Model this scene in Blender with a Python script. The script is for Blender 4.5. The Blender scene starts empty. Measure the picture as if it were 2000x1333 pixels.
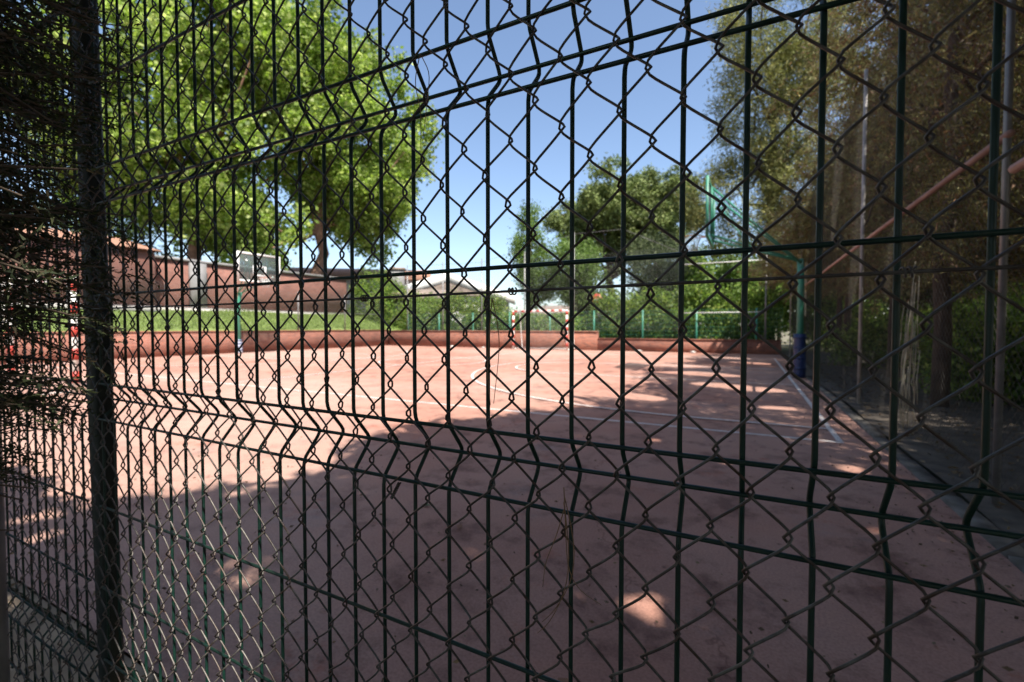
import bpy, math, random
import numpy as np
from mathutils import Vector

random.seed(7)
RNG = np.random.default_rng(7)
R = math.radians
scene = bpy.context.scene
COL = scene.collection

# ------------------------------------------------------------------ camera
H = 1.17
cam_data = bpy.data.cameras.new("camera")
cam_data.sensor_width = 36.0
cam_data.lens = 16.0
cam_data.clip_start = 0.02
cam_data.clip_end = 2000.0
cam_data.dof.use_dof = True
cam_data.dof.focus_distance = 0.52
cam_data.dof.aperture_fstop = 6.5
cam = bpy.data.objects.new("camera", cam_data)
COL.objects.link(cam)
cam.location = (0, 0, H)
cam.rotation_euler = (R(90 - 1.7), 0, R(27.6))
scene.camera = cam

# ------------------------------------------------------------------ sky + sun
SUN_EL, SUN_AZ = R(56), R(-34)          # azimuth measured from +X towards +Y
SUN = np.array([math.cos(SUN_EL) * math.cos(SUN_AZ), math.cos(SUN_EL) * math.sin(SUN_AZ), math.sin(SUN_EL)])
world = bpy.data.worlds.new("World")
scene.world = world
world.use_nodes = True
wn = world.node_tree
wn.nodes.clear()
sky = wn.nodes.new("ShaderNodeTexSky")
sky.sky_type = 'NISHITA'
sky.sun_disc = False
sky.sun_elevation = SUN_EL
sky.sun_rotation = math.pi / 2 - SUN_AZ
sky.altitude = 650
sky.air_density = 1.0
sky.dust_density = 2.2
sky.ozone_density = 1.0
bg = wn.nodes.new("ShaderNodeBackground")
bg.inputs["Strength"].default_value = 0.125
wo = wn.nodes.new("ShaderNodeOutputWorld")
wn.links.new(sky.outputs[0], bg.inputs[0])
wn.links.new(bg.outputs[0], wo.inputs[0])

sun_data = bpy.data.lights.new("sun", 'SUN')
sun_data.energy = 5.0
sun_data.angle = R(0.53)
sun_data.color = (1.0, 0.95, 0.87)
sun = bpy.data.objects.new("sun", sun_data)
COL.objects.link(sun)
sun.location = (20, -14, 30)
sun.rotation_euler = Vector(SUN).to_track_quat('Z', 'Y').to_euler()

scene.view_settings.view_transform = 'Standard'
scene.view_settings.look = 'None'
scene.view_settings.gamma = 1.0
scene.view_settings.exposure = 1.0
scene.render.engine = 'CYCLES'
scene.cycles.use_denoising = True
scene.cycles.max_bounces = 8
scene.cycles.transparent_max_bounces = 16


# ------------------------------------------------------------------ materials
def new_mat(name):
    m = bpy.data.materials.new(name)
    m.use_nodes = True
    nt = m.node_tree
    return m, nt, nt.nodes["Principled BSDF"]


def nd(nt, kind, **props):
    n = nt.nodes.new(kind)
    for k, v in props.items():
        setattr(n, k, v)
    return n


def noise(nt, scale, detail=4, rough=0.55, vec=None, coord='Object'):
    n = nd(nt, "ShaderNodeTexNoise")
    n.inputs["Scale"].default_value = scale
    n.inputs["Detail"].default_value = detail
    n.inputs["Roughness"].default_value = rough
    if vec is None:
        tc = nd(nt, "ShaderNodeTexCoord")
        vec = tc.outputs[coord]
    nt.links.new(vec, n.inputs["Vector"])
    return n


def ramp(nt, fac, stops):
    r = nd(nt, "ShaderNodeValToRGB")
    el = r.color_ramp.elements
    el[0].position, el[0].color = stops[0][0], (*stops[0][1], 1)
    el[1].position, el[1].color = stops[-1][0], (*stops[-1][1], 1)
    for p, c in stops[1:-1]:
        e = el.new(p)
        e.color = (*c, 1)
    nt.links.new(fac, r.inputs[0])
    return r


def mixc(nt, fac, a, b, blend='MIX'):
    m = nd(nt, "ShaderNodeMix", data_type='RGBA', blend_type=blend)
    for sock, v in ((m.inputs[0], fac), (m.inputs[6], a), (m.inputs[7], b)):
        if isinstance(v, (int, float)):
            sock.default_value = v
        elif isinstance(v, tuple):
            sock.default_value = (*v, 1)
        else:
            nt.links.new(v, sock)
    return m.outputs[2]


def bump(nt, bsdf, h, strength, dist=0.01):
    b = nd(nt, "ShaderNodeBump")
    b.inputs["Strength"].default_value = strength
    b.inputs["Distance"].default_value = dist
    nt.links.new(h, b.inputs["Height"])
    nt.links.new(b.outputs[0], bsdf.inputs["Normal"])


def plain(name, c1, c2=None, scale=8.0, rough=0.6, metal=0.0, bump_s=0.0, detail=5, lo=0.35, hi=0.65, spec=0.5):
    m, nt, b = new_mat(name)
    b.inputs["Roughness"].default_value = rough
    b.inputs["Metallic"].default_value = metal
    b.inputs["Specular IOR Level"].default_value = spec
    c2 = c2 or tuple(x * 0.75 for x in c1)
    n = noise(nt, scale, detail)
    r = ramp(nt, n.outputs[0], [(lo, c1), (hi, c2)])
    nt.links.new(r.outputs[0], b.inputs["Base Color"])
    if bump_s:
        bump(nt, b, n.outputs[0], bump_s)
    return m


def leaf_mat(name, trans=0.35, rough=0.55):
    m, nt, b = new_mat(name)
    at = nd(nt, "ShaderNodeAttribute", attribute_name="tint")
    b.inputs["Roughness"].default_value = rough
    b.inputs["Specular IOR Level"].default_value = 0.3
    nt.links.new(at.outputs["Color"], b.inputs["Base Color"])
    tr = nd(nt, "ShaderNodeBsdfTranslucent")
    hs = nd(nt, "ShaderNodeHueSaturation")
    hs.inputs["Saturation"].default_value = 1.1
    hs.inputs["Value"].default_value = 1.5
    nt.links.new(at.outputs["Color"], hs.inputs["Color"])
    nt.links.new(hs.outputs[0], tr.inputs[0])
    mx = nd(nt, "ShaderNodeMixShader")
    mx.inputs[0].default_value = trans
    out = nt.nodes["Material Output"]
    nt.links.new(b.outputs[0], mx.inputs[1])
    nt.links.new(tr.outputs[0], mx.inputs[2])
    nt.links.new(mx.outputs[0], out.inputs[0])
    return m


def court_mat():
    m, nt, b = new_mat("court_red")
    b.inputs["Roughness"].default_value = 0.85
    b.inputs["Specular IOR Level"].default_value = 0.25
    n1 = noise(nt, 0.35, 6, 0.6)
    n2 = noise(nt, 2.6, 8, 0.7)
    n3 = noise(nt, 90, 3, 0.6)
    c = ramp(nt, n1.outputs[0], [(0.32, (0.325, 0.150, 0.108)), (0.5, (0.392, 0.210, 0.158)), (0.68, (0.415, 0.252, 0.197))]).outputs[0]
    st = ramp(nt, n2.outputs[0], [(0.36, (0.46, 0.42, 0.42)), (0.49, (1, 1, 1)), (0.72, (1.14, 1.10, 1.06))]).outputs[0]
    c = mixc(nt, 0.85, c, st, 'MULTIPLY')
    n5 = noise(nt, 0.13, 5, 0.6)
    worn = ramp(nt, n5.outputs[0], [(0.47, (0, 0, 0)), (0.62, (0.6, 0.6, 0.6))]).outputs[0]
    c = mixc(nt, worn, c, (0.47, 0.32, 0.265))
    n6 = noise(nt, 1.7, 9, 0.8)
    scuff = ramp(nt, n6.outputs[0], [(0.57, (0, 0, 0)), (0.64, (0.6, 0.6, 0.6))]).outputs[0]
    c = mixc(nt, scuff, c, (0.36, 0.13, 0.085))
    vc = nd(nt, "ShaderNodeTexVoronoi", feature='DISTANCE_TO_EDGE')
    vc.inputs["Scale"].default_value = 0.33
    tcv = nd(nt, "ShaderNodeTexCoord")
    wv = nd(nt, "ShaderNodeVectorMath", operation='ADD')
    nw = noise(nt, 1.4, 5, 0.7)
    sc_ = nd(nt, "ShaderNodeVectorMath", operation='SCALE')
    sc_.inputs["Scale"].default_value = 0.9
    nt.links.new(nw.outputs["Color"], sc_.inputs[0])
    nt.links.new(tcv.outputs["Object"], wv.inputs[0])
    nt.links.new(sc_.outputs[0], wv.inputs[1])
    nt.links.new(wv.outputs[0], vc.inputs["Vector"])
    crack = ramp(nt, vc.outputs["Distance"], [(0.0015, (0.55, 0.5, 0.5)), (0.004, (1, 1, 1))]).outputs[0]
    c = mixc(nt, 0.9, c, crack, 'MULTIPLY')
    n4 = noise(nt, 0.9, 7, 0.75)
    gray = ramp(nt, n4.outputs[0], [(0.56, (0, 0, 0)), (0.72, (0.55, 0.55, 0.55))]).outputs[0]
    c = mixc(nt, gray, c, (0.27, 0.225, 0.215))
    g = ramp(nt, n3.outputs[0], [(0.3, (0.72, 0.72, 0.72)), (0.62, (1.1, 1.1, 1.1))]).outputs[0]
    c = mixc(nt, 0.8, c, g, 'MULTIPLY')
    vo = nd(nt, "ShaderNodeTexVoronoi")
    vo.inputs["Scale"].default_value = 5.5
    tc = nd(nt, "ShaderNodeTexCoord")
    nt.links.new(tc.outputs["Object"], vo.inputs["Vector"])
    sp = ramp(nt, vo.outputs["Distance"], [(0.03, (0.30, 0.27, 0.27)), (0.09, (1, 1, 1))]).outputs[0]
    c = mixc(nt, 0.7, c, sp, 'MULTIPLY')
    nt.links.new(c, b.inputs["Base Color"])
    bump(nt, b, n3.outputs[0], 0.35, 0.004)
    return m


def paint_mat():
    m, nt, b = new_mat("court_line_paint")
    b.inputs["Roughness"].default_value = 0.75
    n = noise(nt, 22, 6, 0.7)
    c = ramp(nt, n.outputs[0], [(0.34, (0.46, 0.30, 0.26)), (0.48, (0.66, 0.60, 0.56)), (0.7, (0.74, 0.71, 0.68))]).outputs[0]
    nt.links.new(c, b.inputs["Base Color"])
    return m


def brick_mat(name, c1, c2, mortar, scale=1.0, axis='Y'):
    m, nt, b = new_mat(name)
    b.inputs["Roughness"].default_value = 0.9
    tc = nd(nt, "ShaderNodeTexCoord")
    sep = nd(nt, "ShaderNodeSeparateXYZ")
    nt.links.new(tc.outputs["Object"], sep.inputs[0])
    cmb = nd(nt, "ShaderNodeCombineXYZ")
    nt.links.new(sep.outputs[axis], cmb.inputs[0])
    nt.links.new(sep.outputs["Z"], cmb.inputs[1])
    br = nd(nt, "ShaderNodeTexBrick")
    br.inputs["Scale"].default_value = scale
    br.inputs["Brick Width"].default_value = 0.25
    br.inputs["Row Height"].default_value = 0.066
    br.inputs["Mortar Size"].default_value = 0.007
    br.inputs["Color1"].default_value = (*c1, 1)
    br.inputs["Color2"].default_value = (*c2, 1)
    br.inputs["Mortar"].default_value = (*mortar, 1)
    nt.links.new(cmb.outputs[0], br.inputs["Vector"])
    n = noise(nt, 1.3, 6, 0.65)
    st = ramp(nt, n.outputs[0], [(0.3, (0.62, 0.6, 0.58)), (0.6, (1.05, 1.03, 1.0))]).outputs[0]
    c = mixc(nt, 0.8, br.outputs[0], st, 'MULTIPLY')
    nt.links.new(c, b.inputs["Base Color"])
    bump(nt, b, br.outputs["Fac"], -0.6, 0.01)
    return m


def wire_mat():
    m, nt, b = new_mat("aged_galvanised_wire")
    b.inputs["Metallic"].default_value = 0.35
    b.inputs["Roughness"].default_value = 0.48
    n = noise(nt, 38, 5, 0.65)
    c = ramp(nt, n.outputs[0], [(0.34, (0.16, 0.148, 0.132)), (0.52, (0.082, 0.069, 0.06)), (0.68, (0.075, 0.042, 0.027))]).outputs[0]
    nt.links.new(c, b.inputs["Base Color"])
    bump(nt, b, n.outputs[0], 0.12, 0.001)
    return m


def green_wire_mat():
    m, nt, b = new_mat("green_plastic_coating")
    b.inputs["Roughness"].default_value = 0.42
    n = noise(nt, 30, 5, 0.7)
    c = ramp(nt, n.outputs[0], [(0.36, (0.004, 0.024, 0.016)), (0.6, (0.0065, 0.036, 0.025)), (0.76, (0.045, 0.05, 0.032))]).outputs[0]
    nt.links.new(c, b.inputs["Base Color"])
    r = ramp(nt, n.outputs[0], [(0.3, (0.34, 0.34, 0.34)), (0.7, (0.62, 0.62, 0.62))]).outputs[0]
    nt.links.new(r, b.inputs["Roughness"])
    return m


M = {}
M['court'] = court_mat()
M['paint'] = paint_mat()
M['wire'] = wire_mat()
M['green_wire'] = green_wire_mat()
M['green_post'] = plain('dark_green_post_paint', (0.006, 0.013, 0.009), (0.028, 0.026, 0.014), 9, 0.6, lo=0.45, hi=0.8)
M['soil'] = plain('dry_soil', (0.05, 0.04, 0.031), (0.115, 0.09, 0.068), 6, 0.95, bump_s=0.5)
M['ground'] = plain('garden_ground', (0.085, 0.09, 0.045), (0.19, 0.15, 0.10), 0.6, 0.95, bump_s=0.4)
M['sandy'] = plain('sandy_concrete', (0.46, 0.35, 0.235), (0.27, 0.195, 0.13), 5, 0.92, bump_s=0.4)
M['kerb'] = plain('kerb_concrete', (0.17, 0.15, 0.13), (0.075, 0.063, 0.05), 7, 0.9, bump_s=0.4)
M['grass_base'] = plain('lawn', (0.13, 0.19, 0.04), (0.18, 0.24, 0.06), 1.5, 0.9, bump_s=0.5)
M['brick_l'] = brick_mat('retaining_brick', (0.30, 0.105, 0.066), (0.19, 0.066, 0.045), (0.26, 0.18, 0.15), axis='Y')
M['brick_b'] = brick_mat('back_wall_brick', (0.33, 0.115, 0.068), (0.17, 0.058, 0.038), (0.25, 0.17, 0.14), axis='X')
M['brick_h'] = brick_mat('hall_brick', (0.24, 0.092, 0.066), (0.17, 0.066, 0.05), (0.20, 0.145, 0.125), axis='Y')  # brick colour darkened to stand in for tree shade on the hall
M['pale_stone'] = plain('pale_render', (0.52, 0.49, 0.45), (0.40, 0.37, 0.34), 1.2, 0.9)
M['grey_render'] = plain('grey_render', (0.25, 0.24, 0.235), (0.18, 0.175, 0.17), 2, 0.9)
M['roof_tile'] = plain('terracotta_tile', (0.40, 0.20, 0.125), (0.27, 0.14, 0.095), 4, 0.9, bump_s=0.4)
M['brown_roof'] = plain('weathered_roof', (0.25, 0.195, 0.16), (0.17, 0.13, 0.107), 2, 0.9)
M['white_paint'] = plain('white_paint', (0.78, 0.77, 0.74), (0.66, 0.64, 0.60), 6, 0.55)
M['red_paint'] = plain('red_paint', (0.50, 0.055, 0.035), (0.36, 0.05, 0.04), 7, 0.5)
M['hoop_green'] = plain('green_enamel', (0.04, 0.25, 0.16), (0.06, 0.20, 0.14), 6, 0.4)
M['blue_pad'] = plain('blue_vinyl_pad', (0.012, 0.028, 0.095), (0.02, 0.04, 0.12), 5, 0.42)
M['pale_pad'] = plain('pale_blue_wrap', (0.50, 0.54, 0.62), (0.36, 0.40, 0.50), 5, 0.6)
M['steel'] = plain('galvanised_steel', (0.26, 0.255, 0.25), (0.17, 0.165, 0.16), 7, 0.45, 0.4)
M['steel_light'] = plain('weathered_pole', (0.40, 0.37, 0.345), (0.27, 0.24, 0.22), 7, 0.6, 0.1)
M['red_oxide'] = plain('red_oxide_pipe', (0.42, 0.25, 0.20), (0.33, 0.18, 0.14), 5, 0.55, 0.1)
M['dark_mesh'] = plain('dull_mesh_wire', (0.075, 0.068, 0.06), (0.05, 0.042, 0.035), 7, 0.7)
M['rope'] = plain('pale_net_cord', (0.62, 0.62, 0.60), (0.5, 0.5, 0.48), 9, 0.8)
M['orange'] = plain('orange_rim', (0.55, 0.48, 0.44), (0.55, 0.18, 0.10), 9, 0.5)
M['bark'] = plain('grey_brown_bark', (0.10, 0.07, 0.05), (0.045, 0.031, 0.023), 5, 0.95, bump_s=0.8)
M['bark_red'] = plain('reddish_bark', (0.25, 0.14, 0.095), (0.14, 0.075, 0.05), 3, 0.95, bump_s=0.8)
M['twig'] = plain('dry_twig', (0.15, 0.11, 0.08), (0.09, 0.065, 0.045), 40, 0.9)
M['needle'] = plain('dry_pine_needle', (0.30, 0.17, 0.085), (0.20, 0.105, 0.05), 60, 0.6)
M['glass'] = plain('window_glass', (0.04, 0.05, 0.06), (0.05, 0.06, 0.07), 1, 0.1)
M['leaf'] = leaf_mat('broad_leaf', 0.5)
M['conifer'] = leaf_mat('conifer_leaf', 0.22, 0.65)
M['cypress_leaf'] = leaf_mat('cypress_leaf', 0.18, 0.6)
M['pale_glint'] = plain('pale_glint', (0.46, 0.40, 0.29), (0.34, 0.29, 0.2), 20, 0.9)


def board_mat():
    m, nt, b = new_mat("acrylic_backboard")
    b.inputs["Base Color"].default_value = (0.72, 0.80, 0.80, 1)
    b.inputs["Roughness"].default_value = 0.12
    tr = nd(nt, "ShaderNodeBsdfTransparent")
    tr.inputs[0].default_value = (0.52, 0.60, 0.60, 1)
    mx = nd(nt, "ShaderNodeMixShader")
    mx.inputs[0].default_value = 0.08
    nt.links.new(tr.outputs[0], mx.inputs[1])
    nt.links.new(b.outputs[0], mx.inputs[2])
    nt.links.new(mx.outputs[0], nt.nodes["Material Output"].inputs[0])
    return m


M['board'] = board_mat()


# ------------------------------------------------------------------ mesh helpers
class MB:
    """collects faces (tris / quads) and links them as one mesh object"""

    def __init__(self):
        self.v, self.f, self.t, self.n = [], [], [], 0

    def add(self, V, F, tint=None):
        V = np.asarray(V, float).reshape(-1, 3)
        F = np.asarray(F, int)
        self.v.append(V)
        self.f.append(F + self.n)
        self.t.append(tint)
        self.n += len(V)
        return self

    def box(self, x0, x1, y0, y1, z0, z1):
        V = [(x, y, z) for x in (x0, x1) for y in (y0, y1) for z in (z0, z1)]
        F = [(0, 1, 3, 2), (4, 6, 7, 5), (0, 4, 5, 1), (2, 3, 7, 6), (0, 2, 6, 4), (1, 5, 7, 3)]
        return self.add(V, F)

    def tube(self, P, r, k=6, ref=(1, 0, 0), caps=True):
        P = np.asarray(P, float)
        n = len(P)
        r = np.broadcast_to(np.asarray(r, float), (n,))
        T = np.gradient(P, axis=0)
        T /= np.linalg.norm(T, axis=1, keepdims=True) + 1e-12
        A = np.cross(T, np.asarray(ref, float))
        A /= np.linalg.norm(A, axis=1, keepdims=True) + 1e-12
        B = np.cross(T, A)
        th = np.arange(k) * 2 * math.pi / k
        V = P[:, None, :] + r[:, None, None] * (np.cos(th)[None, :, None] * A[:, None, :] + np.sin(th)[None, :, None] * B[:, None, :])
        i = np.arange(n - 1)[:, None] * k
        j = np.arange(k)[None, :]
        j2 = (j + 1) % k
        F = np.stack([i + j, i + j2, i + k + j2, i + k + j], -1).reshape(-1, 4)
        self.add(V.reshape(-1, 3), F)
        if caps:
            b0 = self.n - n * k
            for s, rev in ((b0, True), (b0 + (n - 1) * k, False)):
                idx = list(range(s, s + k))
                if rev:
                    idx = idx[::-1]
                for q in range(1, k - 1):
                    self.f.append(np.array([[idx[0], idx[q], idx[q + 1]]]))
                    self.t.append(None)
        return self

    def bar(self, a, b, r, k=8):
        d = np.subtract(b, a)
        ref = (1, 0, 0) if abs(d[0]) < 0.7 * np.linalg.norm(d) else (0, 0, 1)
        return self.tube([a, b], r, k, ref)

    def build(self, name, mat, parent=None, smooth=True, tinted=False):
        me = bpy.data.meshes.new(name)
        V = np.concatenate(self.v) if self.v else np.zeros((0, 3))
        me.vertices.add(len(V))
        me.vertices.foreach_set("co", V.astype(np.float32).ravel())
        loops = np.concatenate([f.ravel() for f in self.f])
        tot = np.concatenate([np.full(len(f), f.shape[1]) for f in self.f])
        start = np.concatenate([[0], np.cumsum(tot)[:-1]])
        me.loops.add(len(loops))
        me.loops.foreach_set("vertex_index", loops.astype(np.int32))
        me.polygons.add(len(tot))
        me.polygons.foreach_set("loop_start", start.astype(np.int32))
        me.update(calc_edges=True)
        if smooth:
            me.polygons.foreach_set("use_smooth", np.ones(len(tot), bool))
        if tinted:
            at = me.attributes.new("tint", 'FLOAT_COLOR', 'FACE')
            C = np.concatenate([t for t in self.t])
            at.data.foreach_set("color", np.c_[C, np.ones(len(C))].astype(np.float32).ravel())
        me.materials.append(mat)
        o = bpy.data.objects.new(name, me)
        COL.objects.link(o)
        o.parent = parent
        return o


def thing(name, label, cat, loc=(0, 0, 0), group=None, rz=0):
    o = bpy.data.objects.new(name, None)
    COL.objects.link(o)
    o.empty_display_size = 0.1
    o.location = loc
    o.rotation_euler = (0, 0, rz)
    o['label'] = label
    o['category'] = cat
    if group:
        o['group'] = group
    return o


def tag(o, label, cat, group=None, kind=None):
    o['label'] = label
    o['category'] = cat
    if group:
        o['group'] = group
    if kind:
        o['kind'] = kind
    return o


def struct(o, label, cat=None):
    o['kind'] = 'structure'
    o['label'] = label
    o['category'] = cat or o.name.split('.')[0].replace('_', ' ')
    return o


def copy_obj(src, parent, loc=None):
    o = src.copy()
    COL.objects.link(o)
    o.parent = parent
    if loc is not None:
        o.location = loc
    return o


def sheet(name, mat, x0, x1, y0, y1, z, nx=1, ny=1, zf=None):
    xs, ys = np.linspace(x0, x1, nx + 1), np.linspace(y0, y1, ny + 1)
    X, Y = np.meshgrid(xs, ys)
    Z = np.full_like(X, z) if zf is None else zf(X, Y) + z
    V = np.stack([X, Y, Z], -1).reshape(-1, 3)
    i = np.arange(ny)[:, None] * (nx + 1) + np.arange(nx)[None, :]
    F = np.stack([i, i + 1, i + nx + 2, i + nx + 1], -1).reshape(-1, 4)
    return MB().add(V, F).build(name, mat)


def unit(n):
    u = RNG.normal(size=(n, 3))
    return u / np.linalg.norm(u, axis=1, keepdims=True)


def tints(n, palette, jitter=0.18):
    cols = np.array([p[0] for p in palette], float)
    w = np.array([p[1] for p in palette], float)
    c = cols[RNG.choice(len(cols), n, p=w / w.sum())]
    return np.clip(c * (1 + jitter * RNG.normal(size=(n, 1))), 0.002, 0.9)


def blades(mb, P, L, W, palette, U=None, tri=False, jitter=0.18):
    """leaf faces at P: diamonds (quads) or thin triangles"""
    n = len(P)
    if n == 0:
        return
    if U is None:
        U = unit(n)
    Vv = np.cross(U, unit(n))
    Vv /= np.linalg.norm(Vv, axis=1, keepdims=True) + 1e-9
    s = (0.65 + 0.7 * RNG.random((n, 1)))
    L, W = L * s, W * s
    if tri:
        V = np.stack([P - Vv * W / 2, P + Vv * W / 2, P + U * L], 1).reshape(-1, 3)
        F = np.arange(3 * n).reshape(-1, 3)
    else:
        V = np.stack([P - U * L / 2, P + Vv * W / 2, P + U * L / 2, P - Vv * W / 2], 1).reshape(-1, 3)
        F = np.arange(4 * n).reshape(-1, 4)
    mb.add(V, F, tints(n, palette, jitter))


def in_ellipsoids(ells, n, shell=0.5):
    vol = np.array([e[3] * e[4] * e[5] for e in ells])
    which = RNG.choice(len(ells), n, p=vol / vol.sum())
    E = np.array(ells)[which]
    r = RNG.random((n, 1)) ** (1 / 3)
    r = shell + (1 - shell) * r if shell else r
    return E[:, :3] + unit(n) * r * E[:, 3:]


def wobble_path(a, b, n=7, amp=0.15):
    a, b = np.asarray(a, float), np.asarray(b, float)
    t = np.linspace(0, 1, n)[:, None]
    P = a + (b - a) * t
    off = RNG.normal(size=(n, 3)) * amp
    off[0] = 0
    off[-1] = 0
    return P + off * np.sin(math.pi * t)


def make_tree(name, label, base, trunk_top, tr, ells, n_clump, per, sigma, L, W, palette, bark, leafm, tri=False,
              group=None, shell=0.45, limbs=10, cull=None, cat='tree', flat=1.0, spray=0.0, lobes=0):
    t = thing(name, label, cat, base, group)
    b = np.array(base, float)
    mb = MB()
    P = wobble_path(b + (0, 0, -0.1), trunk_top, 8, tr * 0.35)
    mb.tube(P - b, np.linspace(tr, tr * 0.55, 8), 9)
    if lobes:
        big = np.array(ells)
        cen = in_ellipsoids(ells, lobes, 0.62)
        rad = RNG.uniform(0.16, 0.30, lobes)[:, None] * big[:, 3:].mean()
        ells = [tuple(e) for e in np.c_[cen, rad, rad, rad * 0.75]] + [(e[0], e[1], e[2], e[3] * 0.55, e[4] * 0.55, e[5] * 0.55) for e in ells]
    C = in_ellipsoids(ells, n_clump, shell)
    for i in RNG.choice(n_clump, min(limbs, n_clump), replace=False):
        k = RNG.integers(4, 8)
        Q = wobble_path(P[k], C[i], 6, 0.25)
        if cull is not None and not cull(np.array([Q[0] + (Q[-1] - Q[0]) * t for t in np.linspace(0.15, 1, 24)])).all():
            continue
        mb.tube(Q - b, np.linspace(tr * 0.38, tr * 0.06, 6), 5, ref=(0.3, 0.2, 1))
    mb.build('trunk', bark, t)
    LU = None
    if spray:
        axis = np.array([np.mean([e[0] for e in ells]), np.mean([e[1] for e in ells]), 0])
        d = (C - axis) * np.array([1, 1, 0])
        d = d / (np.linalg.norm(d, axis=1, keepdims=True) + 1e-6) + RNG.normal(size=C.shape) * 0.55 + np.array([0, 0, -0.25])
        d /= np.linalg.norm(d, axis=1, keepdims=True)
        t_ = RNG.random((n_clump * per, 1))
        dd = np.repeat(d, per, 0)
        LP = np.repeat(C, per, 0) + dd * t_ * spray * np.repeat(RNG.uniform(0.5, 1.3, (n_clump, 1)), per, 0) + RNG.normal(size=(n_clump * per, 3)) * sigma
        LU = dd * 0.8 + unit(len(LP)) * 0.75
        LU /= np.linalg.norm(LU, axis=1, keepdims=True)
    else:
        LP = np.repeat(C, per, 0) + RNG.normal(size=(n_clump * per, 3)) * sigma * np.array([1, 1, flat])
    tone = np.repeat(RNG.uniform(0.72, 1.28, n_clump), per)
    if LU is None:
        LU = unit(len(LP))
    if cull is not None:
        kp = cull(LP) & cull(LP + LU * L * 0.6) & cull(LP + LU * L * 1.2)
        LP, tone = LP[kp], tone[kp]
        LU = LU[kp]
    lb = MB()
    blades(lb, LP - b, L, W, palette, LU, tri=tri)
    lb.t[-1] = np.clip(lb.t[-1] * tone[:, None], 0.002, 0.9)
    lb.build('crown', leafm, t, smooth=False, tinted=True)
    return t


# ------------------------------------------------------------------ ground, court, kerbs
struct(sheet('ground', M['ground'], -400, 400, -400, 400, -0.03), 'brown green garden soil around the sports court', 'ground')
struct(sheet('court_surface', M['court'], -20.9, 1.17, 0.78, 22.6, 0.0), 'faded red sports court with shade in front', 'court')
o = MB().box(-20.9, 1.17, 0.3, 0.775, -0.2, -0.006).build('footing_strip', M['sandy'], smooth=False)
struct(o, 'sandy concrete strip under the near fence', 'ground')
struct(sheet('path', M['soil'], -8, 6, -6, 0.298, -0.012, 20, 10), 'dry soil path on the near side of the fence', 'path')


def soil_z(X, Y):
    return 0.012 * np.sin(X * 2.1 + 0.6 * Y) + 0.010 * np.sin(Y * 1.7) + 0.008 * np.sin(X * 5 + Y * 3.3)


struct(sheet('garden_soil', M['soil'], 1.29, 14, 0.3, 26, 0.03, 60, 80, soil_z), 'dry soil under the trees beyond the right hand kerb', 'soil')
kerb = MB()
for i in range(24):
    y0 = 0.35 + i * 0.95
    j = random.uniform(-0.008, 0.008)
    kerb.box(1.175 + j, 1.285 + j, y0, y0 + 0.93, -0.1, 0.018 + random.uniform(-0.010, 0.012))
struct(kerb.build('kerb', M['kerb'], smooth=False), 'low grey concrete kerb along the right edge of the court', 'kerb')


def line_strip(pts, w=0.055, z=0.004):
    P = np.array(pts, float)
    T = np.gradient(P, axis=0)
    T /= np.linalg.norm(T, axis=1, keepdims=True)
    N = np.c_[-T[:, 1], T[:, 0]]
    A, B = P + N * w / 2, P - N * w / 2
    V = np.r_[np.c_[A, np.full(len(A), z)], np.c_[B, np.full(len(B), z)]]
    n = len(P)
    i = np.arange(n - 1)
    F = np.stack([i, i + 1, n + i + 1, n + i], -1)
    return V, F


def court_line(name, pts, label, z=0.004, w=0.055):
    V, F = line_strip(pts, w, z)
    o = MB().add(V, F).build(name, M['paint'])
    return struct(o, label, 'court line')


court_line('side_line', [(-20.6, 5.62), (0.86, 5.62)], 'long white line across the court, nearest the fence', 0.004)
court_line('end_line', [(0.83, 5.65), (0.83, 19.6)], 'white line along the right edge of the court', 0.008)
court_line('side_line', [(-20.6, 19.6), (0.8, 19.6)], 'white line in front of the far goal wall', 0.004)
court_line('end_line', [(-20.0, 5.65), (-20.0, 19.57)], 'white line along the left edge of the court', 0.008)
court_line('halfway_line', [(-9.6, 5.65), (-9.6, 19.57)], 'white halfway line running away from the fence', 0.012)
th = np.linspace(math.pi / 2, 3 * math.pi / 2, 60)
cx, cy, rr = -0.55, 12.55, 6.3
arc = [(0.8, cy + rr)] + [(cx + rr * math.cos(t), cy + rr * math.sin(t)) for t in th] + [(0.8, cy - rr)]
court_line('three_point_arc', arc, 'white three point arc around the green basket at right', 0.016)
cx2 = -19.0
arc = [(-20.0, cy - rr)] + [(cx2 - rr * math.cos(t), cy - rr * math.sin(t)) for t in th] + [(-20.0, cy + rr)]
court_line('three_point_arc', arc, 'white three point arc before the basket by the brick bank', 0.016)
for xx, s in ((0.8, -1), (-20.0, 1)):
    q = np.linspace(-math.pi / 2, math.pi / 2, 24)
    k = [(xx, cy - 1.9)] + [(xx + s * (5.2 + 1.8 * math.cos(a)), cy + 1.8 * math.sin(a)) for a in q] + [(xx, cy + 1.9)]
    court_line('key_line', k, 'white free throw key before the %s basket' % ('right' if s < 0 else 'left'), 0.020)
q = np.linspace(0, 2 * math.pi, 50)
court_line('centre_circle', [(-9.6 + 1.8 * math.cos(a), cy + 1.8 * math.sin(a)) for a in q], 'white centre circle on the halfway line', 0.024)

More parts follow.
